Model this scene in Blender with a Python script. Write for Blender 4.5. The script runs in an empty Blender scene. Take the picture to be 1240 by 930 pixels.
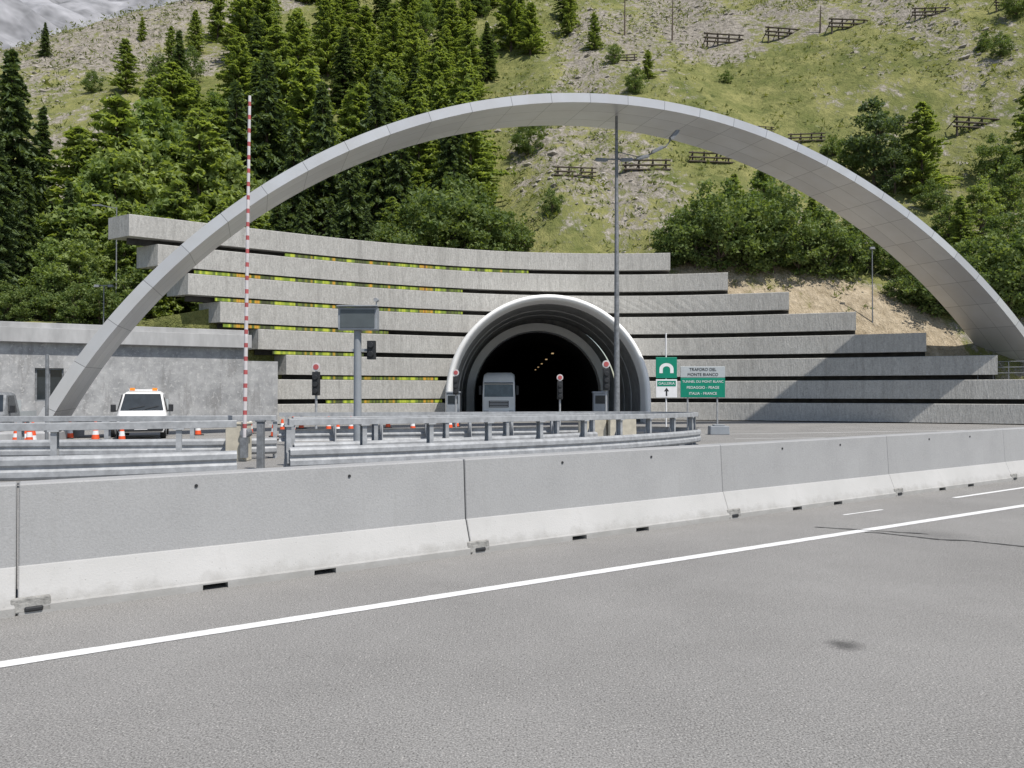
import bpy, math, random
import numpy as np
from mathutils import Vector, noise, Matrix
random.seed(7); rng=np.random.default_rng(7)
scene=bpy.context.scene
COL=scene.collection
# ------------------------------------------------------------------ camera
CAMZ=1.65; F=900.0; HY=475.0
cam=bpy.data.objects.new("camera",bpy.data.cameras.new("camera")); COL.objects.link(cam)
cam.location=(0,0,CAMZ); cam.rotation_euler=(math.radians(90+0.637),0,0)
cam.data.sensor_width=36; cam.data.lens=F/1240*36; cam.data.clip_end=6000; cam.data.clip_start=0.05
scene.camera=cam
scene.view_settings.view_transform='Standard'; scene.view_settings.look='None'; scene.view_settings.exposure=0
# ------------------------------------------------------------------ light
EL=math.radians(60); S=Vector((0.68*math.cos(EL),-0.73*math.cos(EL),math.sin(EL))).normalized()
sun=bpy.data.objects.new("sun",bpy.data.lights.new("sun",'SUN')); COL.objects.link(sun)
sun.data.energy=5.0; sun.data.angle=math.radians(0.5); sun.data.color=(1.0,0.955,0.89)
sun.rotation_euler=S.to_track_quat('Z','Y').to_euler(); sun.location=(20,-20,60)
w=bpy.data.worlds.new("World"); scene.world=w; w.use_nodes=True
nt=w.node_tree; bg=nt.nodes['Background']; sky=nt.nodes.new('ShaderNodeTexSky'); sky.sky_type='NISHITA'
sky.sun_disc=False; sky.sun_elevation=EL; sky.sun_rotation=math.atan2(S.x,S.y)
nt.links.new(sky.outputs[0],bg.inputs[0]); bg.inputs[1].default_value=0.12
# ------------------------------------------------------------------ materials
def mat(name,col,rough=.75,metal=0.0,var=.2,scale=3.0,bump=0.0,bscale=40.0,stretch=(1,1,1),col2=None,spec=.4):
    m=bpy.data.materials.new(name); m.use_nodes=True; t=m.node_tree; b=t.nodes['Principled BSDF']
    b.inputs['Roughness'].default_value=rough; b.inputs['Metallic'].default_value=metal
    b.inputs['Specular IOR Level'].default_value=spec
    tc=t.nodes.new('ShaderNodeTexCoord'); mp=t.nodes.new('ShaderNodeMapping'); mp.inputs['Scale'].default_value=stretch
    t.links.new(tc.outputs['Object'],mp.inputs[0])
    n=t.nodes.new('ShaderNodeTexNoise'); n.inputs['Scale'].default_value=scale; n.inputs['Detail'].default_value=3; n.inputs['Roughness'].default_value=.65
    t.links.new(mp.outputs[0],n.inputs['Vector'])
    r=t.nodes.new('ShaderNodeValToRGB'); r.color_ramp.elements[0].position=.3; r.color_ramp.elements[1].position=.7
    a=[max(0,c*(1-var)) for c in col]; c2=col2 if col2 else [min(1,c*(1+var)) for c in col]
    r.color_ramp.elements[0].color=(*a,1); r.color_ramp.elements[1].color=(*c2,1)
    t.links.new(n.outputs[0],r.inputs[0]); t.links.new(r.outputs[0],b.inputs['Base Color'])
    if bump>0:
        n2=t.nodes.new('ShaderNodeTexNoise'); n2.inputs['Scale'].default_value=bscale; n2.inputs['Detail'].default_value=2
        t.links.new(mp.outputs[0],n2.inputs['Vector'])
        bp=t.nodes.new('ShaderNodeBump'); bp.inputs['Strength'].default_value=bump; bp.inputs['Distance'].default_value=.02
        t.links.new(n2.outputs[0],bp.inputs['Height']); t.links.new(bp.outputs[0],b.inputs['Normal'])
    return m
def N(t,k,**kw):
    n=t.nodes.new(k)
    for a,v in kw.items(): setattr(n,a,v)
    return n
def mth(t,op,a,b=None):
    n=t.nodes.new('ShaderNodeMath'); n.operation=op
    for i,x in enumerate((a,b)):
        if x is None: continue
        if isinstance(x,(int,float)): n.inputs[i].default_value=x
        else: t.links.new(x,n.inputs[i])
    return n.outputs[0]
def mixc(t,f,a,b,mode='MIX'):
    n=t.nodes.new('ShaderNodeMixRGB'); n.blend_type=mode
    for i,x in enumerate((f,a,b)):
        if isinstance(x,(int,float)): n.inputs[i].default_value=x
        elif isinstance(x,tuple): n.inputs[i].default_value=(*x,1)
        else: t.links.new(x,n.inputs[i])
    return n.outputs[0]
def noi(t,vec,scale,detail=4,rough=.6):
    n=t.nodes.new('ShaderNodeTexNoise'); n.inputs['Scale'].default_value=scale; n.inputs['Detail'].default_value=detail; n.inputs['Roughness'].default_value=rough
    t.links.new(vec,n.inputs['Vector']); return n.outputs[0]
def ramp(t,f,lo,hi):
    n=t.nodes.new('ShaderNodeMapRange'); n.inputs[1].default_value=lo; n.inputs[2].default_value=hi
    t.links.new(f,n.inputs[0]); return n.outputs[0]
def mapped(t,scale):
    tc=N(t,'ShaderNodeTexCoord'); mp=N(t,'ShaderNodeMapping'); mp.inputs['Scale'].default_value=scale
    t.links.new(tc.outputs['Object'],mp.inputs[0]); return mp.outputs[0]
def newmat(name,rough=.8,metal=0,spec=.3):
    m=bpy.data.materials.new(name); m.use_nodes=True; t=m.node_tree; b=t.nodes['Principled BSDF']
    b.inputs['Roughness'].default_value=rough; b.inputs['Metallic'].default_value=metal; b.inputs['Specular IOR Level'].default_value=spec
    return m,t,b
def bumpn(t,b,h,strength,dist):
    bp=N(t,'ShaderNodeBump'); bp.inputs['Strength'].default_value=strength; bp.inputs['Distance'].default_value=dist
    t.links.new(h,bp.inputs['Height']); t.links.new(bp.outputs[0],b.inputs['Normal'])
def asphalt():
    m,t,b=newmat("asphalt",.85,0,.25); v=mapped(t,(1,1,1))
    g1=noi(t,v,92,2,.9); f1=ramp(t,g1,.34,.65); n2=noi(t,v,.5,4,.65); f2=ramp(t,n2,.32,.68)
    c=mixc(t,f1,(.062,.060,.057),(.42,.41,.39))
    c=mixc(t,.36,c,mixc(t,f2,(.125,.122,.118),(.245,.24,.232)))
    vo=N(t,'ShaderNodeTexVoronoi'); vo.inputs['Scale'].default_value=55; t.links.new(v,vo.inputs['Vector'])
    kk=N(t,'ShaderNodeMapRange'); kk.inputs[1].default_value=.12; kk.inputs[2].default_value=.3; kk.inputs[3].default_value=.8; kk.inputs[4].default_value=0
    spv=N(t,'ShaderNodeSeparateXYZ'); t.links.new(vo.outputs['Color'],spv.inputs[0])
    t.links.new(vo.outputs['Distance'],kk.inputs[0]); c=mixc(t,kk.outputs[0],c,mixc(t,ramp(t,spv.outputs[0],.3,.9),(.05,.047,.043),(.50,.48,.45)))
    tc=N(t,'ShaderNodeTexCoord'); g9=noi(t,v,9,4,.7)
    for (x,y,r,amt) in ((2.17,4.87,.11,.72),(4.9,8.6,.35,.25)):
        d=N(t,'ShaderNodeVectorMath',operation='DISTANCE'); t.links.new(tc.outputs['Object'],d.inputs[0]); d.inputs[1].default_value=(x,y,0)
        dd=mth(t,'ADD',d.outputs['Value'],mth(t,'MULTIPLY',g9,r*1.2))
        k=N(t,'ShaderNodeMapRange'); k.inputs[1].default_value=r*.9; k.inputs[2].default_value=r*1.9; k.inputs[3].default_value=amt; k.inputs[4].default_value=0
        t.links.new(dd,k.inputs[0]); c=mixc(t,k.outputs[0],c,(.045,.044,.043))
    t.links.new(c,b.inputs['Base Color'])
    bumpn(t,b,g1,.5,.005)
    return m
M_asph=asphalt()
def beam_conc():
    m,t,b=newmat("board_marked_concrete",.9,0,.2)
    v=mapped(t,(1,1,.2)); u=mapped(t,(1,1,1))
    g1=noi(t,v,9,4,.75); f1=ramp(t,g1,.25,.75); f2=ramp(t,noi(t,u,.5,3),.3,.7); f3=ramp(t,noi(t,u,12,3,.8),.3,.72)
    c=mixc(t,f1,(.27,.262,.245),(.58,.57,.54)); c=mixc(t,.42,c,mixc(t,f3,(.17,.165,.155),(.66,.65,.61)))
    c=mixc(t,mth(t,'MULTIPLY',f2,.28),c,(.30,.29,.27))
    f4=ramp(t,noi(t,mapped(t,(1,1,.05)),2.2,4,.6),.53,.68)
    c=mixc(t,mth(t,'MULTIPLY',f4,.3),c,(.20,.195,.18))
    t.links.new(c,b.inputs['Base Color']); bumpn(t,b,g1,.7,.06)
    return m
M_beam=beam_conc()
def barrier_conc():
    m,t,b=newmat("precast_concrete",.85,0,.2); u=mapped(t,(1,1,1)); oi=N(t,'ShaderNodeObjectInfo')
    f1=ramp(t,noi(t,u,1.1,4,.6),.3,.7); g2=noi(t,u,60,2,.7); f2=ramp(t,g2,.3,.7)
    c=mixc(t,f1,(.285,.286,.286),(.335,.336,.335)); c=mixc(t,.16,c,mixc(t,f2,(.18,.18,.18),(.52,.52,.52)))
    c=mixc(t,mth(t,'MULTIPLY',oi.outputs['Random'],.12),c,(.46,.46,.455))
    tc=N(t,'ShaderNodeTexCoord'); sp=N(t,'ShaderNodeSeparateXYZ'); t.links.new(tc.outputs['Object'],sp.inputs[0])
    k=N(t,'ShaderNodeMapRange'); k.inputs[1].default_value=.337; k.inputs[2].default_value=.345; k.inputs[3].default_value=1; k.inputs[4].default_value=0
    t.links.new(sp.outputs[2],k.inputs[0]); c=mixc(t,k.outputs[0],c,mixc(t,f1,(.39,.387,.375),(.455,.45,.44)))
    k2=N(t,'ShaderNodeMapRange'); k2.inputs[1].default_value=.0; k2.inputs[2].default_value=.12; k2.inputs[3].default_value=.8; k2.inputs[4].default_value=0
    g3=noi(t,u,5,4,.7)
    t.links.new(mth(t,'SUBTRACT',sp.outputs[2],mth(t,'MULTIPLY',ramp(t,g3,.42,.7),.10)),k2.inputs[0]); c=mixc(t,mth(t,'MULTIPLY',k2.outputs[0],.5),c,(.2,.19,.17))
    run=ramp(t,noi(t,mapped(t,(1,1,.08)),6,4,.7),.57,.76); c=mixc(t,mth(t,'MULTIPLY',run,.2),c,(.24,.235,.22))
    sm=ramp(t,noi(t,mapped(t,(.35,1,2.2)),2.5,4,.7),.6,.75); c=mixc(t,mth(t,'MULTIPLY',sm,.2),c,(.2,.195,.185))
    pit=N(t,'ShaderNodeTexVoronoi'); pit.inputs['Scale'].default_value=17; t.links.new(u,pit.inputs['Vector'])
    pk=N(t,'ShaderNodeMapRange'); pk.inputs[1].default_value=.04; pk.inputs[2].default_value=.08; pk.inputs[3].default_value=.6; pk.inputs[4].default_value=0
    t.links.new(pit.outputs['Distance'],pk.inputs[0]); c=mixc(t,pk.outputs[0],c,(.15,.145,.14))
    t.links.new(c,b.inputs['Base Color']); bumpn(t,b,g2,.3,.008)
    return m
M_barr=barrier_conc()
def arch_mat():
    m,t,b=newmat("aluminium_cladding",.38,.4,.5)
    uv=N(t,'ShaderNodeUVMap'); sp=N(t,'ShaderNodeSeparateXYZ'); t.links.new(uv.outputs[0],sp.inputs[0])
    a=mth(t,'DIVIDE',sp.outputs[0],2.3); a2=mth(t,'DIVIDE',sp.outputs[1],1.27)
    fa=mth(t,'FRACT',a); fb=mth(t,'FRACT',a2)
    seam=mth(t,'MAXIMUM',mth(t,'LESS_THAN',fa,.013),mth(t,'LESS_THAN',fb,.018))
    cb=N(t,'ShaderNodeCombineXYZ'); t.links.new(mth(t,'FLOOR',a),cb.inputs[0]); t.links.new(mth(t,'FLOOR',a2),cb.inputs[1])
    wn=N(t,'ShaderNodeTexWhiteNoise'); t.links.new(cb.outputs[0],wn.inputs[0])
    c=mixc(t,wn.outputs[0],(.50,.50,.505),(.60,.60,.595))
    u=mapped(t,(1,1,1)); c=mixc(t,mth(t,'MULTIPLY',ramp(t,noi(t,u,.8,3),.35,.7),.35),c,(.42,.40,.37))
    c=mixc(t,mth(t,'MULTIPLY',seam,.8),c,(.13,.13,.13)); t.links.new(c,b.inputs['Base Color'])
    return m
M_arch=arch_mat()
def foliage(name,dark,light,trans=.25):
    m=bpy.data.materials.new(name); m.use_nodes=True; t=m.node_tree; b=t.nodes['Principled BSDF']
    b.inputs['Roughness'].default_value=.6; b.inputs['Specular IOR Level'].default_value=.2
    u=mapped(t,(1,1,1)); oi=N(t,'ShaderNodeObjectInfo')
    f=ramp(t,noi(t,u,1.3,1,.6),.35,.65)
    c=mixc(t,f,dark,light)
    c=mixc(t,mth(t,'MULTIPLY',oi.outputs['Random'],.5),c,tuple(.5*(dark[i]+light[i])*(.75,.8,.85)[i] for i in range(3)))
    t.links.new(c,b.inputs['Base Color'])
    tr=N(t,'ShaderNodeBsdfTranslucent'); t.links.new(mixc(t,1.0,c,(1.6,1.6,.6),'MULTIPLY'),tr.inputs[0])
    ms=N(t,'ShaderNodeMixShader'); ms.inputs[0].default_value=trans
    t.links.new(b.outputs[0],ms.inputs[1]); t.links.new(tr.outputs[0],ms.inputs[2])
    t.links.new(ms.outputs[0],t.nodes['Material Output'].inputs[0]); return m
M_spruce=foliage("spruce_needles",(.075,.110,.052),(.155,.205,.085),.32)
M_larch=foliage("larch_needles",(.17,.225,.07),(.33,.39,.14),.4)
M_mid=foliage("mixed_leaves",(.13,.19,.06),(.26,.33,.11),.38)
M_leaf=foliage("broad_leaves",(.09,.14,.045),(.21,.26,.09),.35)
M_scrub=foliage("scrub_leaves",(.11,.14,.045),(.26,.27,.10),.25)
M_bark=mat("bark",(.11,.085,.065),.9,var=.4,scale=8)
M_galv=mat("galvanised_steel",(.335,.345,.355),.6,.12,var=.22,scale=5,spec=.3)
M_galvd=mat("weathered_steel",(.19,.20,.21),.65,.12,var=.3,scale=6,spec=.3)
M_white=mat("white_paint",(.74,.74,.74),.4,var=.06,scale=4)
M_offw=mat("faded_white_paint",(.58,.55,.55),.5,var=.12,scale=4)
M_ringw=mat("white_portal_concrete",(.88,.875,.85),.6,var=.04,scale=1.2,bump=.1)
M_vault=mat("vault_panels",(.24,.24,.235),.6,var=.25,scale=1.5)
M_rib=mat("vault_rib_concrete",(.45,.45,.44),.7,var=.2,scale=1.5)
M_dark=mat("dark_plastic_and_holes",(.025,.026,.028),.5,var=.3,scale=6)
M_gap=mat("shaded_recess",(.05,.048,.045),.95,var=.4,scale=2)  # near-black colour puts the shade of the beam gaps into the recess
M_black=mat("dark_lining",(.03,.029,.028),.9,var=.3,scale=1)  # near-black colour for the tunnel tube and its end cap
M_fred=mat("faded_red_paint",(.40,.09,.09),.55,var=.2)
M_orange=mat("orange_red_plastic",(.75,.10,.03),.5,var=.1)
M_rubber=mat("rubber",(.02,.02,.02),.85,var=.2)
M_glass=mat("dark_glass",(.025,.032,.038),.12,var=.2,spec=.5)
M_bglass=mat("bluish_windscreen",(.11,.16,.20),.2,var=.25,scale=1.5,spec=.6)
M_green=mat("sign_green",(.0,.21,.13),.4,var=.08)
M_signgray=mat("sign_pale_grey",(.40,.43,.44),.45,var=.06)
M_boothg=mat("booth_grey",(.26,.28,.30),.5,var=.1)
M_wood=mat("grey_timber",(.085,.07,.055),.9,var=.4,scale=5)
M_beige=mat("beige_concrete",(.50,.46,.37),.85,var=.15,scale=4,bump=.2)
M_line=mat("road_paint",(.56,.56,.55),.7,scale=38,var=0,col2=(.80,.80,.79),bump=.3,bscale=120)
M_tar=mat("tar",(.05,.05,.05),.6,var=.3)
M_orlamp=mat("amber_lens",(.85,.27,.03),.3,var=.1)
M_lens=mat("headlamp_lens",(.6,.62,.64),.12,var=.1,spec=.8)
M_plaster=newmat("stained_plaster",.9)[0]
t=M_plaster.node_tree; b=t.nodes['Principled BSDF']; u=mapped(t,(1,1,1))
c=mixc(t,ramp(t,noi(t,u,.9,5,.7),.35,.65),(.25,.253,.255),(.43,.43,.427))
c=mixc(t,mth(t,'MULTIPLY',ramp(t,noi(t,mapped(t,(1,1,.25)),1.7,4,.7),.52,.62),.5),c,(.20,.195,.19))
g5=noi(t,u,5,4,.8)
c=mixc(t,mth(t,'MULTIPLY',ramp(t,g5,.56,.6),.6),c,(.53,.525,.51))
t.links.new(c,b.inputs['Base Color']); bumpn(t,b,g5,.4,.03)
M_fascia=mat("grey_fascia_concrete",(.38,.38,.378),.8,var=.18,scale=1.5,bump=.15,stretch=(1,1,.3))
M_colpan,t,b=newmat("coloured_panels",.5)
u=mapped(t,(.33,.33,.0)); nn=noi(t,u,1.7,3,.75)
cr=N(t,'ShaderNodeValToRGB'); els=cr.color_ramp.elements; els[0].position=.34; els[0].color=(.05,.05,.03,1); els[1].position=.40; els[1].color=(.16,.24,.03,1)
for p,cc in ((.45,(.50,.55,.06,1)),(.49,(.20,.28,.04,1)),(.53,(.05,.05,.03,1)),(.57,(.12,.17,.03,1)),(.61,(.62,.33,.04,1)),(.65,(.12,.07,.03,1))):
    e=els.new(p); e.color=cc
t.links.new(nn,cr.inputs[0]); t.links.new(cr.outputs[0],b.inputs['Base Color'])
# ------------------------------------------------------------------ mesh helper
class MB:
    def __init__(s): s.v=[]; s.f=[]; s.m=[]
    def add(s,vs,fs,mi=0):
        o=len(s.v); s.v+= [tuple(p) for p in vs]; s.f+=[tuple(i+o for i in f) for f in fs]; s.m+=[mi]*len(fs)
    def box(s,c,d,mi=0,rz=0,rx=0,taper=1.0,ry=0):
        hx,hy,hz=d[0]/2,d[1]/2,d[2]/2
        pts=[]
        R=Matrix.Rotation(rz,3,'Z')@Matrix.Rotation(ry,3,'Y')@Matrix.Rotation(rx,3,'X')
        for z in (-hz,hz):
            k=taper if z>0 else 1
            for x,y in ((-hx,-hy),(hx,-hy),(hx,hy),(-hx,hy)):
                pts.append(R@Vector((x*k,y*k,z))+Vector(c))
        s.add(pts,[(3,2,1,0),(4,5,6,7),(0,1,5,4),(1,2,6,5),(2,3,7,6),(3,0,4,7)],mi)
    def cyl(s,p0,p1,r0,r1=None,n=12,mi=0,cap=True):
        r1=r0 if r1 is None else r1; p0=Vector(p0); p1=Vector(p1); d=(p1-p0).normalized()
        a=d.orthogonal().normalized(); b2=d.cross(a); vs=[]
        for p,r in ((p0,r0),(p1,r1)):
            for i in range(n):
                th=2*math.pi*i/n; vs.append(p+a*(r*math.cos(th))+b2*(r*math.sin(th)))
        fs=[(i,(i+1)%n,n+(i+1)%n,n+i) for i in range(n)]
        if cap: fs+=[tuple(range(n-1,-1,-1)),tuple(range(n,2*n))]
        s.add(vs,fs,mi)
    def loft(s,rings,mi=0,cap=True):
        n=len(rings[0]); vs=[p for r in rings for p in r]; fs=[]
        for k in range(len(rings)-1):
            for i in range(n): fs.append((k*n+i,k*n+(i+1)%n,(k+1)*n+(i+1)%n,(k+1)*n+i))
        if cap: fs+=[tuple(range(n-1,-1,-1)),tuple((len(rings)-1)*n+i for i in range(n))]
        s.add(vs,fs,mi)
    def obj(s,name,mats,parent=None,smooth=False,bevel=0,loc=None,label=None):
        me=bpy.data.meshes.new(name); me.from_pydata(s.v,[],s.f)
        for m in (mats if isinstance(mats,(list,tuple)) else [mats]): me.materials.append(m)
        me.polygons.foreach_set('material_index',s.m)
        if smooth: me.polygons.foreach_set('use_smooth',[True]*len(me.polygons))
        me.update(); o=bpy.data.objects.new(name,me); COL.objects.link(o)
        if parent: o.parent=parent
        if loc: o.location=loc
        if bevel:
            md=o.modifiers.new("bevel",'BEVEL'); md.width=bevel; md.segments=2; md.limit_method='ANGLE'
        if smooth and bevel==0 and hasattr(me,'set_sharp_from_angle'): me.set_sharp_from_angle(angle=math.radians(40))
        if label: o['label']=label
        return o
def thing(name,loc,label,cat,rz=0,group=None,scale=1.0):
    o=bpy.data.objects.new(name,None); COL.objects.link(o); o.location=loc; o.rotation_euler=(0,0,rz); o.scale=(scale,)*3
    o.empty_display_size=.2; o['label']=label; o['category']=cat
    if group: o['group']=group
    return o
def tag(o,label,cat,group=None):
    o['label']=label; o['category']=cat
    if group: o['group']=group
    return o
def clone(th,loc,rz=0,scale=1.0,label=None):
    o=th.copy(); COL.objects.link(o); o.location=loc; o.rotation_euler=(0,0,rz); o.scale=(scale,)*3 if not isinstance(scale,tuple) else scale
    if label: o['label']=label
    for c in th.children:
        c2=c.copy(); c2.parent=o; COL.objects.link(c2)
        for g in c.children:
            g2=g.copy(); g2.parent=c2; COL.objects.link(g2)
    return o
def g(Y): return -0.3*min(1,max(0,(Y-15)/20))
def at(px,Y,py=None):
    """surveyed bearing + distance -> world position"""
    X=(px-620)/F*Y; Z=g(Y) if py is None else CAMZ+(HY-py)/F*Y
    return Vector((X,Y,Z))
def gpos(px,py):
    Y=20
    for _ in range(20): Y=F*(CAMZ-g(Y))/(py-HY)
    return at(px,Y)
def text(s_,size,parent,loc,m,rot=(math.pi/2,0,0),name="lettering"):
    cu=bpy.data.curves.new(name,'FONT'); cu.body=s_; cu.size=size; cu.align_x='CENTER'; cu.align_y='CENTER'; cu.extrude=.003
    o=bpy.data.objects.new("tmp",cu); COL.objects.link(o)
    dg=bpy.context.evaluated_depsgraph_get(); me=bpy.data.meshes.new_from_object(o.evaluated_get(dg))
    COL.objects.unlink(o); bpy.data.objects.remove(o)
    me.materials.clear(); me.materials.append(m)
    q=bpy.data.objects.new(name,me); COL.objects.link(q); q.parent=parent; q.location=loc; q.rotation_euler=rot; return q
# ------------------------------------------------------------------ ground & road
def sheet(name,x0,x1,ys,dz,m,nx=2):
    mb=MB(); vs=[];fs=[]
    xs=np.linspace(x0,x1,nx)
    for y in ys:
        for x in xs: vs.append((x,y,g(y)+dz))
    for j in range(len(ys)-1):
        for i in range(nx-1): fs.append((j*nx+i,j*nx+i+1,(j+1)*nx+i+1,(j+1)*nx+i))
    mb.add(vs,fs); o=mb.obj(name,m); o['kind']='structure'; return o
M_dirt=mat("dry_ground",(.20,.18,.13),.95,var=.3,scale=.3)
sheet("ground",-2500,2500,[-300,15,35,3000],-.012,M_dirt)
sheet("road",-90,90,[-30,15,35,57.9],0,M_asph)
def strip(name,pts,wd,m,dz=.004,h=0):
    mb=MB(); vs=[];fs=[]
    for i,p in enumerate(pts):
        a=Vector(pts[max(0,i-1)]); b2=Vector(pts[min(len(pts)-1,i+1)]); d=(b2-a).normalized(); n=Vector((-d.y,d.x))
        ww=wd if not h else wd*(1+h*(random.random()-.5))
        for k in (-.5,.5):
            q=Vector(p)+n*ww*k; vs.append((q.x,q.y,g(q.y)+dz))
    for i in range(len(pts)-1): fs.append((2*i,2*i+2,2*i+3,2*i+1))
    mb.add(vs,fs); o=mb.obj(name,m); o['kind']='structure'; return o
def dense(a,b2,n): return [tuple(Vector(a).lerp(Vector(b2),i/n)) for i in range(n+1)]
strip("road_line",dense((-9.8,.5),(7.47,10.84),300)+dense((7.47,10.84),(24,20.0),60)[1:],.122,M_line,h=.09)
strip("road_line",dense((6.9,11.62),(12.5,15.2),60),.08,M_line,h=.2)
strip("road_line",dense((4.45,10.0),(5.2,10.45),20),.045,M_line,h=.6)
cr_=[]
for i in range(60):
    k=i/59; cr_.append((4.15+k*2.6+.02*math.sin(i*.7),8.75-k*1.55+.05*math.sin(i*.35)+.02*random.random()))
strip("road_crack",cr_,.035,M_tar,.005,h=.9)
strip("road_crack",[(3.7+.05*i+.02*math.sin(i),9.1-.02*i+.01*random.random()) for i in range(24)],.03,M_tar,.0055,h=.9)
strip("road_line",dense((-30,27),(-6,33),6),.13,M_line)
strip("road_line",dense((8,34),(30,40),6),.13,M_line)
strip("road_line",dense((9,30),(40,36),6),.13,M_line)
# ------------------------------------------------------------------ jersey barriers
E=Vector((.8407,.5418,0)); P0=Vector((-3.48,5.6,0))-E*.2; LB=3.85; NB=Vector((-E.y,E.x,0))
HB=.26
def jersey():
    prof=[(-HB,0),(-HB,.06),(-.25,.075),(-.150,.338),(-.140,.345),(-.105,.945),(-.095,.957),(.095,.957),(.105,.945),(.140,.345),(.150,.338),(.25,.075),(HB,.06),(HB,0)]
    L=LB-.014; st=[0]
    notch=[(1.28,1.48),(2.22,2.42)]
    for a,b2 in notch: st+=[a-.001,a+.001,b2-.001,b2+.001]
    st=sorted(set(st+[.008,L-.008,L]+[.5,1.8,3.3]))
    rings=[]
    for x in st:
        inn=any(a<x<b2 for a,b2 in notch); k=0.008 if x in (0,L) else 0
        r=[]
        for (y,z) in prof:
            if inn and z<.05: z=.048
            yy=y-(math.copysign(k,y)); zz=z-(k if z>.9 else 0)
            r.append((x,yy,zz))
        rings.append(r)
    mb=MB(); mb.loft(rings); return mb
for i,k in enumerate(range(-2,8)):
    base=P0+E*(k*LB+.007)+NB*HB
    if k==-2:
        first=jersey().obj("jersey_barrier",M_barr,loc=base); first.rotation_euler=(0,0,math.atan2(E.y,E.x))
        tag(first,"pale grey precast concrete road barrier segment beside the carriageway","road barrier","row of concrete barrier segments")
        b1=first
        mb=MB(); mb.box((.08,-.236,.07),(.28,.05,.115),taper=.88); mb.box((.1,-.258,.04),(.12,.03,.04),1)  # proud block in darker concrete; dark box paints the shade of its hole
        c0=mb.obj("joint_pocket",[mat("darker_concrete",(.27,.265,.25),.9,var=.35,scale=14,bump=.4),M_dark],parent=first,bevel=.012)
        for hx in (1.25,2.6):
            mb=MB(); mb.cyl((hx,-.119,.86),(hx,-.10,.86),.014,n=10); mb.obj("lifting_hole_disc",M_dark,parent=first)  # dark disc on the face, its colour standing for the hole's shade
    else:
        o=b1.copy(); COL.objects.link(o); o.location=base
        for c in b1.children:
            c2=c.copy(); c2.parent=o; COL.objects.link(c2)
        dev=random.uniform(-.004,.004); o.rotation_euler=(0,0,math.atan2(E.y,E.x)+dev)
# ------------------------------------------------------------------ wall curve
CX=[-60,-30,-23,-15.8,-9,-1,5,11,20,28.9,40,60,220]; CY=[26,34.2,38.6,43.3,47.4,50.6,51.5,51.3,48.9,45.2,39.8,31,16]
xs_=np.array(CX);ys_=np.array(CY); sl=np.gradient(ys_,xs_)
def Yw(x):
    x=float(x)
    if x<=xs_[0]: return 26.0
    if x>=xs_[-1]: return float(ys_[-1])
    i=int(np.searchsorted(xs_,x)-1); i=max(0,min(len(xs_)-2,i)); h=xs_[i+1]-xs_[i]; t=(x-xs_[i])/h
    return float((2*t**3-3*t*t+1)*ys_[i]+(t**3-2*t*t+t)*h*sl[i]+(-2*t**3+3*t*t)*ys_[i+1]+(t**3-t*t)*h*sl[i+1])
def Xat(px):
    k=(px-620)/F; lo,hi=-40,60
    for _ in range(50):
        m_=.5*(lo+hi)
        if m_-k*Yw(m_)<0: lo=m_
        else: hi=m_
    return lo
def nrm(x):
    d=(Yw(x+.2)-Yw(x-.2))/.4; return Vector((-d,1)).normalized()
PCX,PCZ,PR=2.3,1.35,6.55
def sweepwall(x0t,x0b,x1t,x1b,zt,zb,off,dep,skew=0,step=1.0,mb=None,mi=0):
    mb=mb or MB(); n=max(2,int(abs(x1t-x0t)/step)); rings=[]
    for i in range(n+1):
        t=i/n; xt=x0t+(x1t-x0t)*t; xb=x0b+(x1b-x0b)*t
        nt_,nb_=nrm(xt),nrm(xb); sk=skew if i==0 else 0
        def P(x,nn,o,z,s=0): return (x+nn.x*o-s,Yw(x)+nn.y*o,z)
        ch=.03
        rings.append([P(xb,nb_,off,zb),P(xb,nb_,off+dep,zb,sk),P(xt,nt_,off+dep,zt,sk),P(xt,nt_,off+ch,zt),P(xt,nt_,off,zt-ch)])
    mb.loft(rings,mi); return mb
Lpx=[128+27,168+22,209+18,250+16,300+12,340+6,335,335]; Rpx=[812,882,956,1037,1122,1208,1420,1420]
wall=thing("terraced_wall",(0,0,0),"curved wall of stacked grey concrete beams around the tunnel mouth","wall")
wall.location=(0,51.5,-.3)
woff=Vector((0,-51.5,.3))
def addw(mb,name,m,**k):
    o=mb.obj(name,m,parent=wall,**k); o.location=woff; return o
def cutx(z,R=PR-.15):
    d=R*R-max(0,z-PCZ)**2
    return math.sqrt(d) if d>0 else 0
for i in range(8):
    zt=11.3-1.48*i; zb=zt-1.18; xl=Xat(Lpx[i]); xr=Xat(Rpx[i]); gz=zb-.30
    off=-.02*i
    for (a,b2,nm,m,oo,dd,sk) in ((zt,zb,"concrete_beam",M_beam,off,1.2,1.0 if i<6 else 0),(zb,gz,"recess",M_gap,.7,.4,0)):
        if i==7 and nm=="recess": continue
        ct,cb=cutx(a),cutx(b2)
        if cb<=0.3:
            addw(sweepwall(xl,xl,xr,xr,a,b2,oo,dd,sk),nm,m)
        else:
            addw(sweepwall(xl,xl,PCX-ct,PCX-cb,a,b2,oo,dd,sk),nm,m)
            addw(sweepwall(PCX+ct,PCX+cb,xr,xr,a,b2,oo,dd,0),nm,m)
    sp_={0:(345,640),1:(235,560),2:(260,560),3:(270,470),4:(330,440),5:(390,530),6:(395,535)}.get(i)
    if sp_:
        x0,x1=Xat(sp_[0]),Xat(sp_[1])
        addw(sweepwall(x0,x0,x1,x1,zb-.07,gz+.03,.06-.02*i,.2),"coloured_panel",M_colpan)
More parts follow.
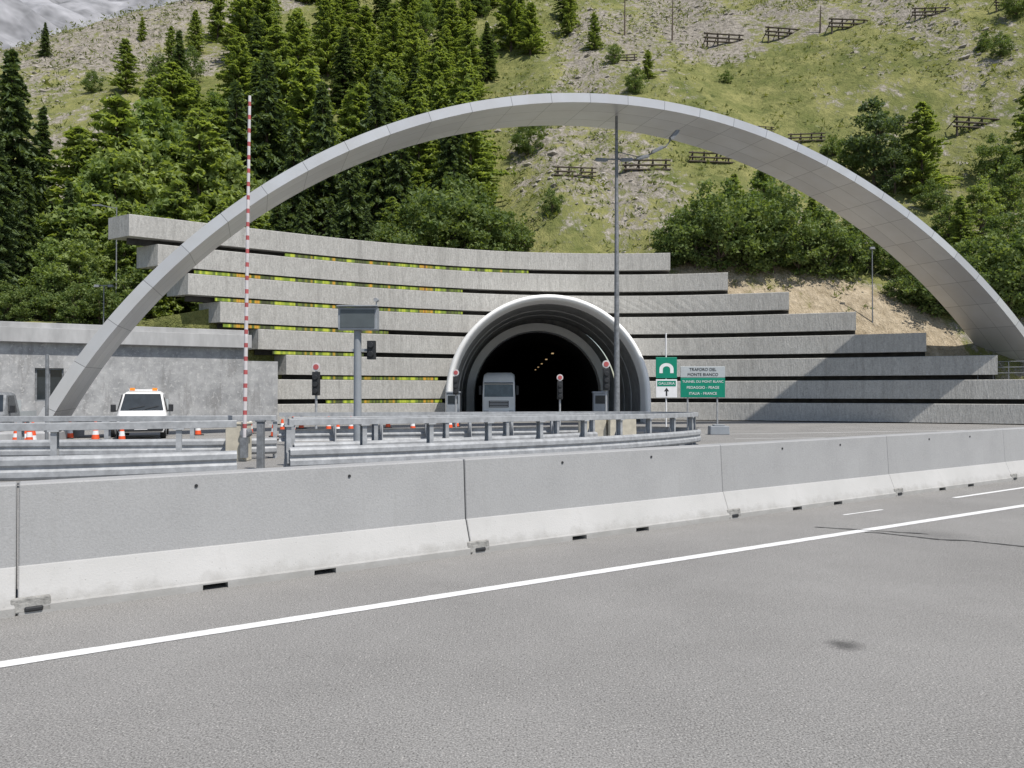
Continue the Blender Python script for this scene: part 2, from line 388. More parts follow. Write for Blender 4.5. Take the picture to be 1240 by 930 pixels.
# ------------------------------------------------------------------ terrain
def zb_(x):
    return float(np.interp(x,[-60,-24,-8,11,15,18.5,22,25.5,28.7,40,80],[4.2,4.6,9.4,9.6,8.2,6.7,5.3,4.0,2.7,2.0,2.0]))
def s0_(x): return float(np.interp(x,[-40,-18,-4,4],[20,18,8,1.5]))
def hill(x,y,rough=True):
    s=y-Yw(x)-1.0; zb=zb_(x)
    if s<0: return zb
    bank=float(np.interp(x,[9,14,27,40],[0,1,1,.4]))
    z=zb+.12*min(s,s0_(x))+bank*2.6*(1-math.exp(-s/2.2))+.76*max(0,s-s0_(x))*(1-.35*math.exp(-max(0,s-s0_(x))/12))
    cap=60+1.5*(x+75); cap=max(cap,22)
    k=6.0; d=(z-cap)/k
    if d>-5: z=cap-k*math.log1p(math.exp(-min(40,max(-40,d))))
    if rough:
        a=min(1,s/12)
        z+=a*(2.2*noise.noise(Vector((x*.035,y*.035,1)))+1.1*noise.noise(Vector((x*.11,y*.06,5)))+.45*noise.noise(Vector((x*.35,y*.35,9)))+.3*abs(noise.noise(Vector((x*.9,y*.5,3)))))
    return z
def ray(px,py,Y0=45):
    k=(px-620)/F; e=(HY-py)/F; Y=Y0
    while Y<320:
        X=k*Y
        if Y>Yw(X)+1.2 and hill(X,Y)>=CAMZ+e*Y: return Vector((X,Y,hill(X,Y)))
        Y+=.4
    return None
xsn=np.concatenate([np.arange(-220,-110,5.0),np.arange(-110,130,1.25),np.arange(130,240,6.0)])
ss=[0,0.05]+list(np.arange(.6,24,.8))+list(np.arange(24,150,1.6))+list(np.arange(150,330,7))
vs=[];fs=[];soil=[];
nxn=len(xsn)
for j,s in enumerate(ss):
    for x in xsn:
        y=Yw(x)+1.0+s
        if j==0: z=-.5 if not (-7<x<12) else zb_(x)-.2
        else: z=hill(x,y)
        vs.append((x,y,z))
        n1=noise.noise(Vector((x*.045,y*.02,3)))+.6*noise.noise(Vector((x*.14,y*.05,8)))+.4*noise.noise(Vector((x*.5,y*.25,2)))
        so=0
        if 12<x<30 and s<7: so=1.0*min(1,(7-s)/2.5)*(.8+.5*n1)
        sc=.32+.60*n1
        if x<-42 and s>72: sc+=.30
        if 24<x<50 and 98<y-.15*x<118: sc+=.42
        if 8<x<26 and 62<y<84: sc+=.10
        if -40<x<0: sc-=.3
        soil.append((min(1,max(0,so)),min(1,max(0,sc)),0,1))
for j in range(len(ss)-1):
    for i in range(nxn-1): fs.append((j*nxn+i,j*nxn+i+1,(j+1)*nxn+i+1,(j+1)*nxn+i))
mb=MB(); mb.add(vs,fs)
M_hill,t,b=newmat("alpine_slope",.95,0,.1)
at_=N(t,'ShaderNodeAttribute'); at_.attribute_name="cover"; sp=N(t,'ShaderNodeSeparateXYZ'); t.links.new(at_.outputs['Vector'],sp.inputs[0])
u=mapped(t,(1,.6,.6))
n16=noi(t,u,1.6,5,.8); n25=noi(t,u,.25,4,.75); n8=noi(t,u,.8,5,.8)
gr=mixc(t,ramp(t,n25,.3,.7),(.115,.14,.040),(.32,.305,.12))
gr=mixc(t,mth(t,'MULTIPLY',ramp(t,n16,.46,.66),.65),gr,(.075,.095,.03))
st=mixc(t,ramp(t,n16,.35,.65),(.13,.118,.098),(.42,.38,.325))
fac=mth(t,'ADD',sp.outputs[1],mth(t,'MULTIPLY',mth(t,'SUBTRACT',n8,.5),2.2))
c=mixc(t,ramp(t,fac,.40,.66),gr,st)
so=mixc(t,ramp(t,n16,.3,.7),(.25,.20,.13),(.58,.49,.36))
c=mixc(t,ramp(t,mth(t,'ADD',sp.outputs[0],mth(t,'MULTIPLY',mth(t,'SUBTRACT',n8,.5),1.2)),.4,.6),c,so)
t.links.new(c,b.inputs['Base Color']); bumpn(t,b,n16,1.0,.5)
ter=mb.obj("hill",M_hill,smooth=True); ter['kind']='structure'
ca=ter.data.color_attributes.new("cover",'FLOAT_COLOR','POINT'); ca.data.foreach_set('color',np.array(soil,dtype=np.float32).ravel())
# distant rocky mountain
mb=MB(); vs=[];fs=[]; nx=130; ny=60
for j in range(ny):
    for i in range(nx):
        x=-1400+i*16; y=420+j*16
        z=-40+ (y-420)*.78+ 90*noise.noise(Vector((x*.004,y*.004,2)))+60*abs(noise.noise(Vector((x*.011,y*.011,6))))+28*abs(noise.noise(Vector((x*.03,y*.03,4))))+10*noise.noise(Vector((x*.08,y*.08,1)))
        z+=max(0,(-x-350))*.12+170
        vs.append((x,y,z))
for j in range(ny-1):
    for i in range(nx-1): fs.append((j*nx+i,j*nx+i+1,(j+1)*nx+i+1,(j+1)*nx+i))
mb.add(vs,fs)
M_rock=mat("grey_alpine_rock",(.20,.205,.215),.95,var=.45,scale=.03,bump=1.0,bscale=.08,col2=(.38,.38,.40))
o=mb.obj("mountain",M_rock,smooth=False); o['kind']='structure'
# ------------------------------------------------------------------ trees
def tri_mesh(name,P,m):
    n=len(P)//3; me=bpy.data.meshes.new(name); me.vertices.add(len(P)); me.vertices.foreach_set('co',np.asarray(P,dtype=np.float32).ravel())
    me.loops.add(len(P)); me.loops.foreach_set('vertex_index',np.arange(len(P),dtype=np.int32))
    me.polygons.add(n); me.polygons.foreach_set('loop_start',np.arange(0,len(P),3,dtype=np.int32)); me.polygons.foreach_set('loop_total',np.full(n,3,dtype=np.int32))
    me.materials.append(m); me.update(); me.validate(); return me
def conifer(seed,H,R,nb,m,droop=.35,up=0,sp=.24,size=.42,low=.06,pw=.85,nm="pine_tree"):
    r=np.random.default_rng(seed); T=[]
    lob=r.random(6)*6.28
    for i in range(nb):
        f=low+(1-low)*((i+r.random())/nb)**.92; h=H*f
        az=r.random()*6.283; L=R*((1-f)**pw)*(.5+.7*r.random())*(1+.25*math.sin(az*2+lob[0])*math.sin(f*9+lob[1]))+.12
        if r.random()<.08: L*=1.3
        ca,sa=math.cos(az),math.sin(az); n=int(L/sp)+2
        for k in range(n):
            t=(k+r.random()*.8)/n; t=.12+.88*t
            c=np.array([ca*L*t,sa*L*t,h-droop*L*t**1.4+up*L*t+.06*L*max(0,t-.75)*4*.3])
            wd=size*(1.15-.6*t)
            for sgn in (-1,1):
                for q in range(2):
                    a2=az+sgn*(.5+.6*r.random()); ln=wd*(.8+.7*r.random())
                    tip=c+np.array([math.cos(a2)*ln,math.sin(a2)*ln,-.35*ln*r.random()+.1*r.standard_normal()*ln])
                    wv=np.array([-math.sin(a2),math.cos(a2),r.standard_normal()*.9])*.16*(.7+.6*r.random())*size/.42
                    T+=[c-wv,c+wv,tip]
            if r.random()<.5:
                T+=[c+[0,0,.12],c+[.12*ca,.12*sa,-.25-.3*r.random()],c+[-.15*sa,.15*ca,-.05]]
    for k in range(14):
        a=r.random()*6.28; z=H*(1-.05*r.random()); T+=[[0,0,z+.3],[.15*math.cos(a),.15*math.sin(a),z-.3],[.02,0,z-.25]]
    me=tri_mesh(nm+"_crown",np.array(T),m)
    mb=MB(); mb.cyl((0,0,-1.0),(0,0,H*.5),.018*H,.010*H,8); mb.cyl((0,0,H*.5),(0,0,H),.010*H,.01,6)
    for i in range(20):
        a=r.random()*6.28; z=H*(low+.85*r.random()*(1-low)); l=R*(1-z/H)*.7; mb.cyl((0,0,z),(math.cos(a)*l,math.sin(a)*l,z-droop*l*.6+up*l),.035,.01,4,cap=False)
    return me,mb
def broad(seed,H,R,ncl,m,low=.12,leaf=.17,nl=95,nm="broadleaf_tree",shape=0):
    r=np.random.default_rng(seed); C=[]
    while len(C)<ncl:
        p=r.uniform(-1,1,3)
        if np.linalg.norm(p)>1 or np.linalg.norm(p)<.25: continue
        z=low*H+(p[2]*.5+.5)*(H*(1-low)); rr=R*(1.05-.35*abs(p[2])-shape*.35*p[2])*(.65+.6*r.random())
        if r.random()<.12: z*=1.08; rr*=1.15
        C.append(np.array([p[0]*rr,p[1]*rr,z]))
    T=[]
    for c in C:
        cr=(.35+.7*r.random())*R*.30; n=int(nl*(.5+.9*r.random()))
        d=r.standard_normal((n,3)); d/=np.linalg.norm(d,axis=1)[:,None]; pos=c+d*cr*(.35+.85*r.random((n,1)))*np.array([1.15,1.15,.8])
        a=r.standard_normal((n,3)); a/=np.linalg.norm(a,axis=1)[:,None]; b2=np.cross(a,r.standard_normal((n,3))); b2/=np.linalg.norm(b2,axis=1)[:,None]
        s_=leaf*(.7+.8*r.random((n,1)))
        tr=np.stack([pos-a*s_,pos+a*s_*.6+b2*s_*.7,pos+a*s_*.5-b2*s_*.8],1).reshape(-1,3); T.append(tr)
    me=tri_mesh(nm+"_crown",np.concatenate(T),m)
    mb=MB(); mb.cyl((0,0,-.8),(0,0,H*.45),.022*H,.012*H,8)
    for c in C[:14]:
        mb.cyl((0,0,H*(.1+.3*r.random())),tuple(c*.92),.009*H,.012,5,cap=False)
    return me,mb
protos={}
def proto(key,nm,me_mb,label,cat,group):
    me,mb=me_mb; th=thing(nm,(0,0,0),label,cat,group=group)
    mb.obj("trunk",M_bark,parent=th); cr=bpy.data.objects.new("crown",me); COL.objects.link(cr); cr.parent=th
    protos[key]=[th,False]
GT="trees on the slope above the tunnel"
LS="tall dark green spruce with drooping boughs on the slope"
for i,(R_,nb) in enumerate(((4.7,300),(4.0,270),(5.2,310))):
    proto("s%d"%i,"spruce_tree",conifer(11+i,20,R_,nb,M_spruce,droop=.42,size=.50,sp=.30),LS,"tree",GT)
for i,(R_,nb) in enumerate(((3.5,200),(2.9,185),(4.0,220))):
    proto("l%d"%i,"larch_tree",conifer(31+i,14,R_,nb,M_larch,droop=.08,sp=.29,size=.46,low=.06,pw=.55),"light green larch with feathery open crown on the hillside","tree",GT)
for i in range(3):
    proto("b%d"%i,"broadleaf_tree",broad(51+i,7,3.0,58,M_leaf,low=.02,nl=95,leaf=.14),"bushy green broadleaf tree growing on the slope","tree",GT)
for i in range(3):
    proto("t%d"%i,"deciduous_tree",broad(61+i,12,2.9,90,(M_mid,M_larch,M_mid)[i],low=.05,nl=95,leaf=.17,shape=1.3),"tall leafy mid-green deciduous tree on the slope","tree",GT)
proto("p0","pine_tree",broad(71,9,2.7,44,M_spruce,low=.1,leaf=.15,nl=120,shape=1),"dark green rounded pine on the grassy hillside","tree",GT)
Hs={'s':20,'l':14,'b':7,'p':9,'t':12}
def put(key,pos,H,wide=1.0):
    th,used=protos[key]; s=H/Hs[key[0]]; sc=(s*wide,s*wide,s)
    if not used:
        protos[key][1]=True; th.location=pos; th.scale=sc; th.rotation_euler=(0,0,random.random()*6.28); return th
    return clone(th,pos,random.random()*6.28,sc)
def shelf(key,px,Y,top,wide=1.0):
    X=(px-620)/F*Y; z=hill(X,Y); H=CAMZ+(HY-top)/F*Y-z
    if H>1.5: put(key,Vector((X,Y,z-.2)),H,wide)
R3=lambda:random.randrange(3)
for px,Y,top in ((-40,50,40),(12,54,55),(50,60,125),(-5,46,150),(285,60,95),(322,63,60),(355,58,150),(390,61,95),(425,57,170),(455,63,78),(485,62,150),(335,54,225),(400,52,235),(-20,70,60),(30,48,200),(365,50,240),(82,50,215),(445,52,245)):
    shelf("s%d"%R3(),px,Y,top,.95)
for px,Y,top in ((95,54,150),(140,56,115),(205,57,170),(240,55,130),(265,58,165),(560,68,190),(590,72,180),(520,76,130),(435,75,100),(345,74,70),(372,72,70),(150,48,240),(215,50,215),(270,50,240),(110,50,230),(310,51,250),(185,47,265),(245,48,262),(475,56,235),(505,66,205)):
    shelf("l%d"%R3(),px,Y,top,1.15)
for i,(px,Y,top) in enumerate(((120,52,190),(165,53,150),(185,58,120),(195,50,235),(95,47,270),(60,47,285),(225,63,140),(280,57,180))):
    shelf("t%d"%(i%3),px,Y,top,1.15)
for px,Y,top in ((515,58,225),(545,57,212),(580,59,222),(490,56,245),(610,60,255),(635,61,268),(120,46,330),(160,46,320),(90,45,340),(30,45,345),(460,54,268),(560,57,250),(60,46,325),(5,45,335),(320,50,300),(360,50,292)):
    shelf("b%d"%R3(),px,Y,top,1.1)
cnt=0;tries=0
while cnt<135 and tries<5000:
    tries+=1
    px=random.uniform(180,730); py=random.uniform(-70,290)
    lim=710-1.0*max(py,0) if py<140 else 570
    if px>lim: continue
    if px<285 and py<200:
        if random.random()<.95 : continue
    p=ray(px,py,55)
    if p is None or p.y<62: continue
    k=random.random()
    key="l%d"%R3() if k<.72 else ("s%d"%R3() if k<.86 else "t%d"%R3())
    H=random.uniform(8,12.5) if key[0]!='t' else random.uniform(6,9)
    put(key,p-Vector((0,0,.3)),H,random.uniform(1.0,1.35)); cnt+=1
for px,py,key,H in ((52,66,'s0',5),(170,48,'l1',4),(205,80,'l1',6),(150,112,'l2',7),(235,65,'l0',7),(262,50,'l1',10),(190,100,'b0',4),(110,112,'b1',3),(225,100,'b2',5),
    (770,112,'b0',3.5),(785,95,'l2',4),(720,60,'l0',6),(745,75,'b1',3),(655,150,'b2',4),(640,190,'b1',4.5),(668,262,'b0',2.6),(690,40,'l1',9),(880,100,'b1',2.0),(1195,60,'b0',2.5),(1235,20,'b2',4),(1215,70,'b1',3),(1010,-5,'l0',8),(1195,-8,'b1',4)):
    p=ray(px,py,55)
    if p: put(key,p-Vector((0,0,.3)),H,1)
for px,py,key,H in ((815,322,'b0',4.2),(842,326,'b1',5.4),(872,330,'b2',6.8),(905,328,'b0',6.2),(938,332,'b1',6.6),(968,335,'b2',4.8),(1000,338,'b0',5.6),(1030,336,'b1',4.6),(1052,330,'b2',3.6),(925,300,'t0',6.8),(890,300,'l0',6),(860,302,'t2',4.5),(985,300,'l1',4.6),(1020,300,'b2',3),(955,322,'l2',5.5),(830,300,'l0',3.5),
    (1060,225,'p0',8.6),(1035,215,'b0',4.5),(1085,235,'p0',5.5),(1118,240,'l2',9),(1100,215,'b1',4.2),(1010,190,'b2',2.6),
    (1105,372,'b1',3.6),(1135,382,'b0',5.0),(1165,390,'b2',5.5),(1190,385,'b1',5.2),(1222,385,'b2',6),(1245,380,'b0',6.5),(1090,340,'b2',3.8),(1205,330,'t0',4.5),(1240,320,'b1',5),(1165,320,'l2',5.4),(1225,255,'b0',4.5),(1210,215,'b2',4),(1250,200,'l1',8),(1190,290,'t1',5.5),(1150,290,'b0',3.5),(1130,255,'b1',3)):
    p=ray(px,py,47)
    if p: put(key,p-Vector((0,0,.4)),H,1.05)
T=[];r=np.random.default_rng(5); n=0
while n<6500:
    x=r.uniform(-90,115); y=r.uniform(50,165); k=x/y
    if y<Yw(x)+3 or abs(k)>.75: continue
    cl=noise.noise(Vector((x*.08,y*.06,12)))+.5*noise.noise(Vector((x*.3,y*.3,2)))
    if cl<r.uniform(-.45,.3): continue
    z=hill(x,y); s_=.16+.5*r.random()**3*(1+y/120); n+=1
    m_=12
    c=np.array([x,y,z]); d=r.standard_normal((m_,3))*np.array([s_,s_,s_*.5]); d[:,2]=np.abs(d[:,2])
    a=r.standard_normal((m_,3)); b2=r.standard_normal((m_,3)); q=.13+.10*s_
    T.append(np.stack([c+d,c+d+a*q,c+d+b2*q],1).reshape(-1,3))
me=tri_mesh("scrub",np.concatenate(T),M_scrub); o=bpy.data.objects.new("scrub",me); COL.objects.link(o); o['kind']='stuff'; o['label']="low green and yellowish scrub covering the hillside"; o['category']="scrub"
M_stone=mat("scree_stone",(.31,.285,.25),.95,var=.35,scale=1.5)
mb=MB(); n=0
while n<2400:
    x=r.uniform(-90,110); y=r.uniform(52,165); k=x/y
    if y<Yw(x)+3 or abs(k)>.75: continue
    sc=noise.noise(Vector((x*.045,y*.02,3)))+.6*noise.noise(Vector((x*.14,y*.05,8)))
    if sc<r.uniform(-.1,.35): continue
    z=hill(x,y); q=.10+.45*r.random()**4; n+=1
    j=lambda:q*(.6+.8*r.random())
    mb.add([(x+j(),y,z),(x,y+j(),z),(x-j(),y,z),(x,y-j(),z),(x+.2*q,y,z+j()*.8),(x,y,z-q)],[(0,1,4),(1,2,4),(2,3,4),(3,0,4),(1,0,5),(2,1,5),(3,2,5),(0,3,5)])
o=mb.obj("scree",M_stone); o['kind']='stuff'; o['label']="loose grey stones scattered over the slope"; o['category']="stones"
# rockfall fences
fa=None
for px,py,w_ in ((878,52,50),(952,44,50),(1030,34,50),(1130,18,44),(755,73,34),(697,216,52),(783,208,60),(862,198,56),(978,172,44),(1185,158,62),(1098,160,40),(925,160,30),(1225,8,40)):
    p=ray(px,py,50)
    if not p: continue
    s1_=w_/F*p.y/4.9; sc=(s1_,s1_,s1_*.8); rz=random.uniform(-.12,.22)
    if fa is None:
        fa=thing("rockfall_fence",p,"short grey timber rockfall fence on the hillside","fence",rz,"rockfall fences on the slope")
        for z,rr in ((.3,.12),(.85,.13),(1.45,.12)):
            mb=MB(); mb.cyl((-2.45,0,z),(2.45,.02,z+.03),rr,rr*.85,7); mb.obj("rail",M_wood,parent=fa)
        for x in (-2.0,-.7,.7,2.0):
            mb=MB(); mb.cyl((x,.14,-.8),(x,.16,1.7),.10,.09,7); mb.obj("post",M_wood,parent=fa)
            mb=MB(); mb.cyl((x,.2,1.4),(x,1.5,.6),.06,.06,6); mb.obj("brace",M_wood,parent=fa)
        fa.scale=sc
    else: clone(fa,p,rz,sc)
for px,py,tpy in ((815,48,-10),(757,40,-20),(995,38,5)):
    p=ray(px,py,50)
    H=(py-tpy)/F*p.y; th=thing("dead_tree",p,"bare dead conifer trunk standing on the slope","tree",group="dead trees on the slope")
    mb=MB(); mb.cyl((0,0,-.5),(.1,0,H),.16,.05,7)
    for i in range(9):
        a=random.random()*6.28; z=H*(.3+.65*i/9); mb.cyl((.05,0,z),(math.cos(a)*.9,math.sin(a)*.9,z+.1),.03,.01,4)
    mb.obj("trunk",M_bark,parent=th)
# ------------------------------------------------------------------ big arch
th=math.radians(18)
raw=[(-1.3,-.45),(-.85,.57),(.3,2.56),(1.75,4.78),(4.0,7.55),(7.89,10.96),(11.56,13.67),(15.59,15.6),(19.9,17.0),(24.1,17.8),(29.57,18.06),(34.98,17.5),(40.85,16.1),(47.2,13.3),(52.7,9.78),(57.2,6.1),(60.0,3.1),(62.2,0.2)]
uc,zc=30.0,-9.0
ph=np.array([math.atan2(z-zc,u_-uc) for u_,z in raw]); rr_=np.array([math.hypot(z-zc,u_-uc) for u_,z in raw])
pf=np.polyfit(ph-math.pi/2,rr_,6)
SC=.885
p0,p1=ph[0]+.02,ph[-1]-.04
pts=[]
for i in range(97):
    a=p0+(p1-p0)*i/96; r_=np.polyval(pf,a-math.pi/2); pts.append((uc+r_*math.cos(a),zc+r_*math.sin(a)))
dd=Vector((-math.sin(th),math.cos(th),0))
def AP(u_,z,dep): 
    return Vector((SC*(u_*math.cos(th)-19.8),SC*(32.5+u_*math.sin(th)),CAMZ+SC*(z-CAMZ)))+dd*dep
TH,DP=.50,3.6
me=bpy.data.meshes.new("arch"); vs=[];fs=[];uvs=[]; al=0
for i,(u_,z) in enumerate(pts):
    a=pts[max(0,i-1)]; b2=pts[min(96,i+1)]; tx,tz=b2[0]-a[0],b2[1]-a[1]; l=math.hypot(tx,tz); nx_,nz_=-tz/l,tx/l
    inx,inz=(uc-u_),(2-z)
    if nx_*inx+nz_*inz<0: nx_,nz_=-nx_,-nz_
    if i>0: al+=math.hypot(u_-pts[i-1][0],z-pts[i-1][1])
    iu,iz=u_+nx_*TH,z+nz_*TH
    vs+=[AP(u_,z,0),AP(iu,iz,0),AP(iu-nx_*.12,iz-nz_*.12,DP),AP(u_+nx_*.1,z+nz_*.1,DP)]; uvs.append(al)
fuv=[]
for i in range(96):
    for k in range(4):
        a=i*4+k; b2=i*4+(k+1)%4; c_=(i+1)*4+(k+1)%4; d=(i+1)*4+k; fs.append((a,b2,c_,d))
        off={0:.3,1:0.03,2:.3,3:.03}[k]; wd=[TH,DP,TH,DP][k]
        fuv+= [(uvs[i],off),(uvs[i],off+wd),(uvs[i+1],off+wd),(uvs[i+1],off)]
fs+=[(3,2,1,0),(384,385,386,387)]; fuv+=[(0.5,.5)]*8
me.from_pydata([tuple(v) for v in vs],[],fs); uvl=me.uv_layers.new(name="UVMap")
uvl.data.foreach_set('uv',np.array(fuv,dtype=np.float32).ravel()); me.materials.append(M_arch)
me.polygons.foreach_set('use_smooth',[True]*len(me.polygons)); me.update()
if hasattr(me,'set_sharp_from_angle'): me.set_sharp_from_angle(angle=math.radians(30))
arch=thing("arch",AP(pts[0][0],-.3,1.9),"huge slender aluminium-clad arch spanning in front of the tunnel","arch")
ao=bpy.data.objects.new("arch_cladding",me); COL.objects.link(ao); ao.parent=arch; ao.location=-arch.location
mb=MB(); mb.box((.3,0,-.05),(2.2,5.0,.5),rz=th); mb.obj("footing",M_fascia,parent=arch,bevel=.04)
# ------------------------------------------------------------------ portal
def archpath(cx,cz,R,zg,n=48):
    P=[(cx+R,zg)]
    for i in range(n+1):
        a=math.pi*i/n; P.append((cx+R*math.cos(a),cz+R*math.sin(a)))
    P.append((cx-R,zg)); return P
def annulus(mb,cx,cz,prof,mi=0):
    """closed profile of (radius, y) swept round the arch line"""
    rows=[[(x,y,z) for x,z in archpath(cx,cz,R,-.35)] for R,y in prof]; n=len(rows[0]); K=len(rows)
    vs=[p for r_ in rows for p in r_]; fs=[]
    for i in range(n-1):
        for k in range(K): fs.append((k*n+i,k*n+i+1,((k+1)%K)*n+i+1,((k+1)%K)*n+i))
    mb.add(vs,fs,mi)
def rect(Ro,Ri,y0,y1): return [(Ro,y0),(Ri,y0),(Ri,y1),(Ro,y1)]
por=thing("tunnel_portal",(PCX,47.5,-.3),"white rounded concrete tunnel portal with panelled vault inside","tunnel portal")
def addp(mb,name,m,**k):
    o=mb.obj(name,m,parent=por,**k); o.location=-Vector(por.location); return o
tube=[(PR,52.6),(PR,47.4)]+[(PR-.2+.2*math.cos(a),47.4-.32*math.sin(a)) for a in [math.pi*j/8 for j in range(1,8)]]+[(PR-.40,47.4),(PR-.46,48.6),(PR-.3,48.6),(PR-.3,52.6)]  # lip rounded so that part of it faces the sun and brightens
mb=MB(); annulus(mb,PCX,PCZ,tube); addp(mb,"portal_ring",M_ringw,smooth=True)
mb=MB(); annulus(mb,PCX,PCZ,rect(PR-.28,PR-.48,48.61,59)); addp(mb,"vault",M_vault,smooth=True)
for y in (52.0,55.2):
    mb=MB(); annulus(mb,PCX,PCZ,rect(PR-.44,PR-.52,y,y+.25)); addp(mb,"vault_rib",M_rib,smooth=True)
mb=MB(); annulus(mb,2.0,PCZ,rect(6.2,5.2,58.6,59.4)); addp(mb,"headwall",M_vault)
mb=MB(); annulus(mb,2.0,PCZ+.15,rect(5.55,4.95,58.0,59.6)); addp(mb,"inner_arch",M_ringw,smooth=True)
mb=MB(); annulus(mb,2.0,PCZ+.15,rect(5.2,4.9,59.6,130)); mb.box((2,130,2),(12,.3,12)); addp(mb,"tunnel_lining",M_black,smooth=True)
M_lamp=bpy.data.materials.new("tunnel_lamp"); M_lamp.use_nodes=True
bb=M_lamp.node_tree.nodes['Principled BSDF']; bb.inputs['Emission Color'].default_value=(1,.7,.35,1); bb.inputs['Emission Strength'].default_value=.5; bb.inputs['Base Color'].default_value=(.3,.25,.2,1)
for y in range(66,126,12):
    mb=MB(); mb.box((3.6,y,5.1),(.2,.5,.08)); addp(mb,"ceiling_lamp",M_lamp)
rd=MB(); rd.add([(-8,57.9,-.3),(12,57.9,-.3),(12,130,-.3),(-8,130,-.3)],[(0,1,2,3)]); o=rd.obj("road",M_asph); o['kind']='structure'
# ------------------------------------------------------------------ left service building
A=Vector((-46,24.3,-.3)); B=Vector((-13.3,42.2,-.3)); Lb=(B-A).length; rb=math.atan2(B.y-A.y,B.x-A.x)
bl=thing("service_building",A,"long low grey concrete building with stained plaster wall and concrete fascia","building",rb)
def along(px):
    k=(px-620)/F; lo,hi=0,1
    for _ in range(40):
        m_=(lo+hi)/2; p=A.lerp(B,m_)
        if p.x/p.y<k: lo=m_
        else: hi=m_
    return lo*Lb
Lf=along(300)
w0,w1=along(42),along(77)
mb=MB()
for x0,x1,z0,z1 in ((0,w0,0,4.4),(w1,Lf,0,4.4),(Lf,Lb,0,3.7),(w0,w1,0,1.5),(w0,w1,3.15,4.4)):
    mb.box(((x0+x1)/2,.75,(z0+z1)/2),(x1-x0,1.5,z1-z0))
mb.obj("wall",M_plaster,parent=bl)
wf=MB(); a=(w0+w1)/2
wf.box((w0+.04,.2,2.325),(.08,.12,1.65)); wf.box((w1-.04,.2,2.325),(.08,.12,1.65)); wf.box((a,.2,1.54),(w1-w0-.16,.12,.08)); wf.box((a,.2,3.11),(w1-w0-.16,.12,.08)); wf.box((a,.2,2.325),(.06,.1,1.49))
wo=wf.obj("window",M_galvd,parent=bl); gb=MB(); gb.box((a,.26,2.325),(w1-w0-.1,.03,1.6)); gb.obj("pane",M_glass,parent=wo)
mb=MB(); mb.box((Lf/2,.5,4.76),(Lf+.3,1.7,.72)); mb.obj("fascia",M_fascia,parent=bl,bevel=.02)
mb=MB(); mb.box((Lf/2,.7,5.25),(Lf,1.8,.26)); mb.obj("parapet",M_fascia,parent=bl,bevel=.02)
for px,Y,tp,arm in ((125,42.5,345,'d'),(140,46,250,'l'),(1057,50,300,'s')):
    X=(px-620)/F*Y; z0=4.5 if px<600 else hill(X,Y); H=CAMZ+(HY-tp)/F*Y-z0
    lp=thing("street_lamp",(X,Y,z0),"slim grey lamp post behind the concrete wall","street lamp",group="small lamp posts by the portal walls")
    mb=MB(); mb.cyl((0,0,-.3),(0,0,H),.045,.03,8); mb.obj("pole",M_galvd,parent=lp)
    mb=MB()
    if arm=='d':
        for s_ in (-1,1): mb.cyl((0,0,H-.05),(.35*s_,0,H),.03,n=6); mb.box((.4*s_,0,H-.05),(.3,.2,.14),taper=.7)
    elif arm=='l': mb.cyl((0,0,H-.1),(-1.0,0,H+.1),.03,n=6); mb.box((-1.2,0,H+.1),(.55,.2,.1))
    else: mb.box((0,0,H),(.35,.2,.14),taper=.7)
    mb.obj("lamp_head",M_galvd,parent=lp)
# ------------------------------------------------------------------ tall mast
Y=38; X=(747-620)/F*Y; zg=g(Y)
lm=thing("lighting_mast",(X,Y,zg),"tall grey steel lighting mast with clustered floodlights","lighting mast")
H=16.2
mb=MB(); mb.cyl((0,0,0),(0,0,H),.16,.07,14); mb.cyl((0,0,0),(0,0,.08),.35,n=14); mb.obj("mast",M_galvd,parent=lm,smooth=True)
mb=MB(); mb.cyl((-1.0,0,13.9),(1.2,0,13.9),.04,n=8); mb.cyl((1.2,0,13.9),(2.5,-.2,14.5),.04,n=8); mb.cyl((0,0,14.3),(1.4,0,13.95),.02,n=6); mb.cyl((2.5,-.2,14.5),(3.1,-.2,15.3),.03,n=8); mb.obj("crossarm",M_galvd,parent=lm)
fl=MB(); fl.box((0,0,0),(.7,.28,.14),taper=.75); fl.box((0,-.02,-.085),(.5,.22,.04),1)
f0=fl.obj("floodlight",[M_galvd,M_boothg],parent=lm); f0.location=(-.8,-.1,13.86); f0.rotation_euler=(.2,.05,0)
for l,rt in (((.5,-.1,13.86),(.2,-.05,0)),((1.3,-.15,13.98),(.2,-.2,0)),((2.05,-.2,14.35),(.2,-.45,0)),((2.9,-.2,15.1),(.2,-.85,.1))):
    f=f0.copy(); COL.objects.link(f); f.parent=lm; f.location=l; f.rotation_euler=rt
# ------------------------------------------------------------------ boom barrier
p=at(299,18.5); bm=thing("boom_barrier",p,"raised red and white striped barrier boom with beige cabinet","boom barrier")
mb=MB(); mb.box((-.2,0,.45),(.5,.45,.9)); mb.box((-.2,0,.93),(.54,.49,.06)); mb.obj("cabinet",M_beige,parent=bm,bevel=.02)
mb=MB(); z=.6; i=0; zt=9.0
while z<zt:
    z2=min(zt,z+(.22 if i%2==0 else .11)); k0_=.10*(z/zt); k1_=.10*(z2/zt); ra_=.052-.018*z/zt; mb.cyl((.04+k0_,-.28,z),(.04+k1_,-.28,z2),ra_,ra_,10,mi=i%2,cap=True); z=z2; i+=1
mb.obj("boom",[M_offw,M_fred],parent=bm)
mb=MB(); mb.cyl((.04,-.3,.7),(.04,.0,.7),.11,n=12); mb.box((.04,-.28,.35),(.16,.12,.5)); mb.obj("pivot",M_galvd,parent=bm)
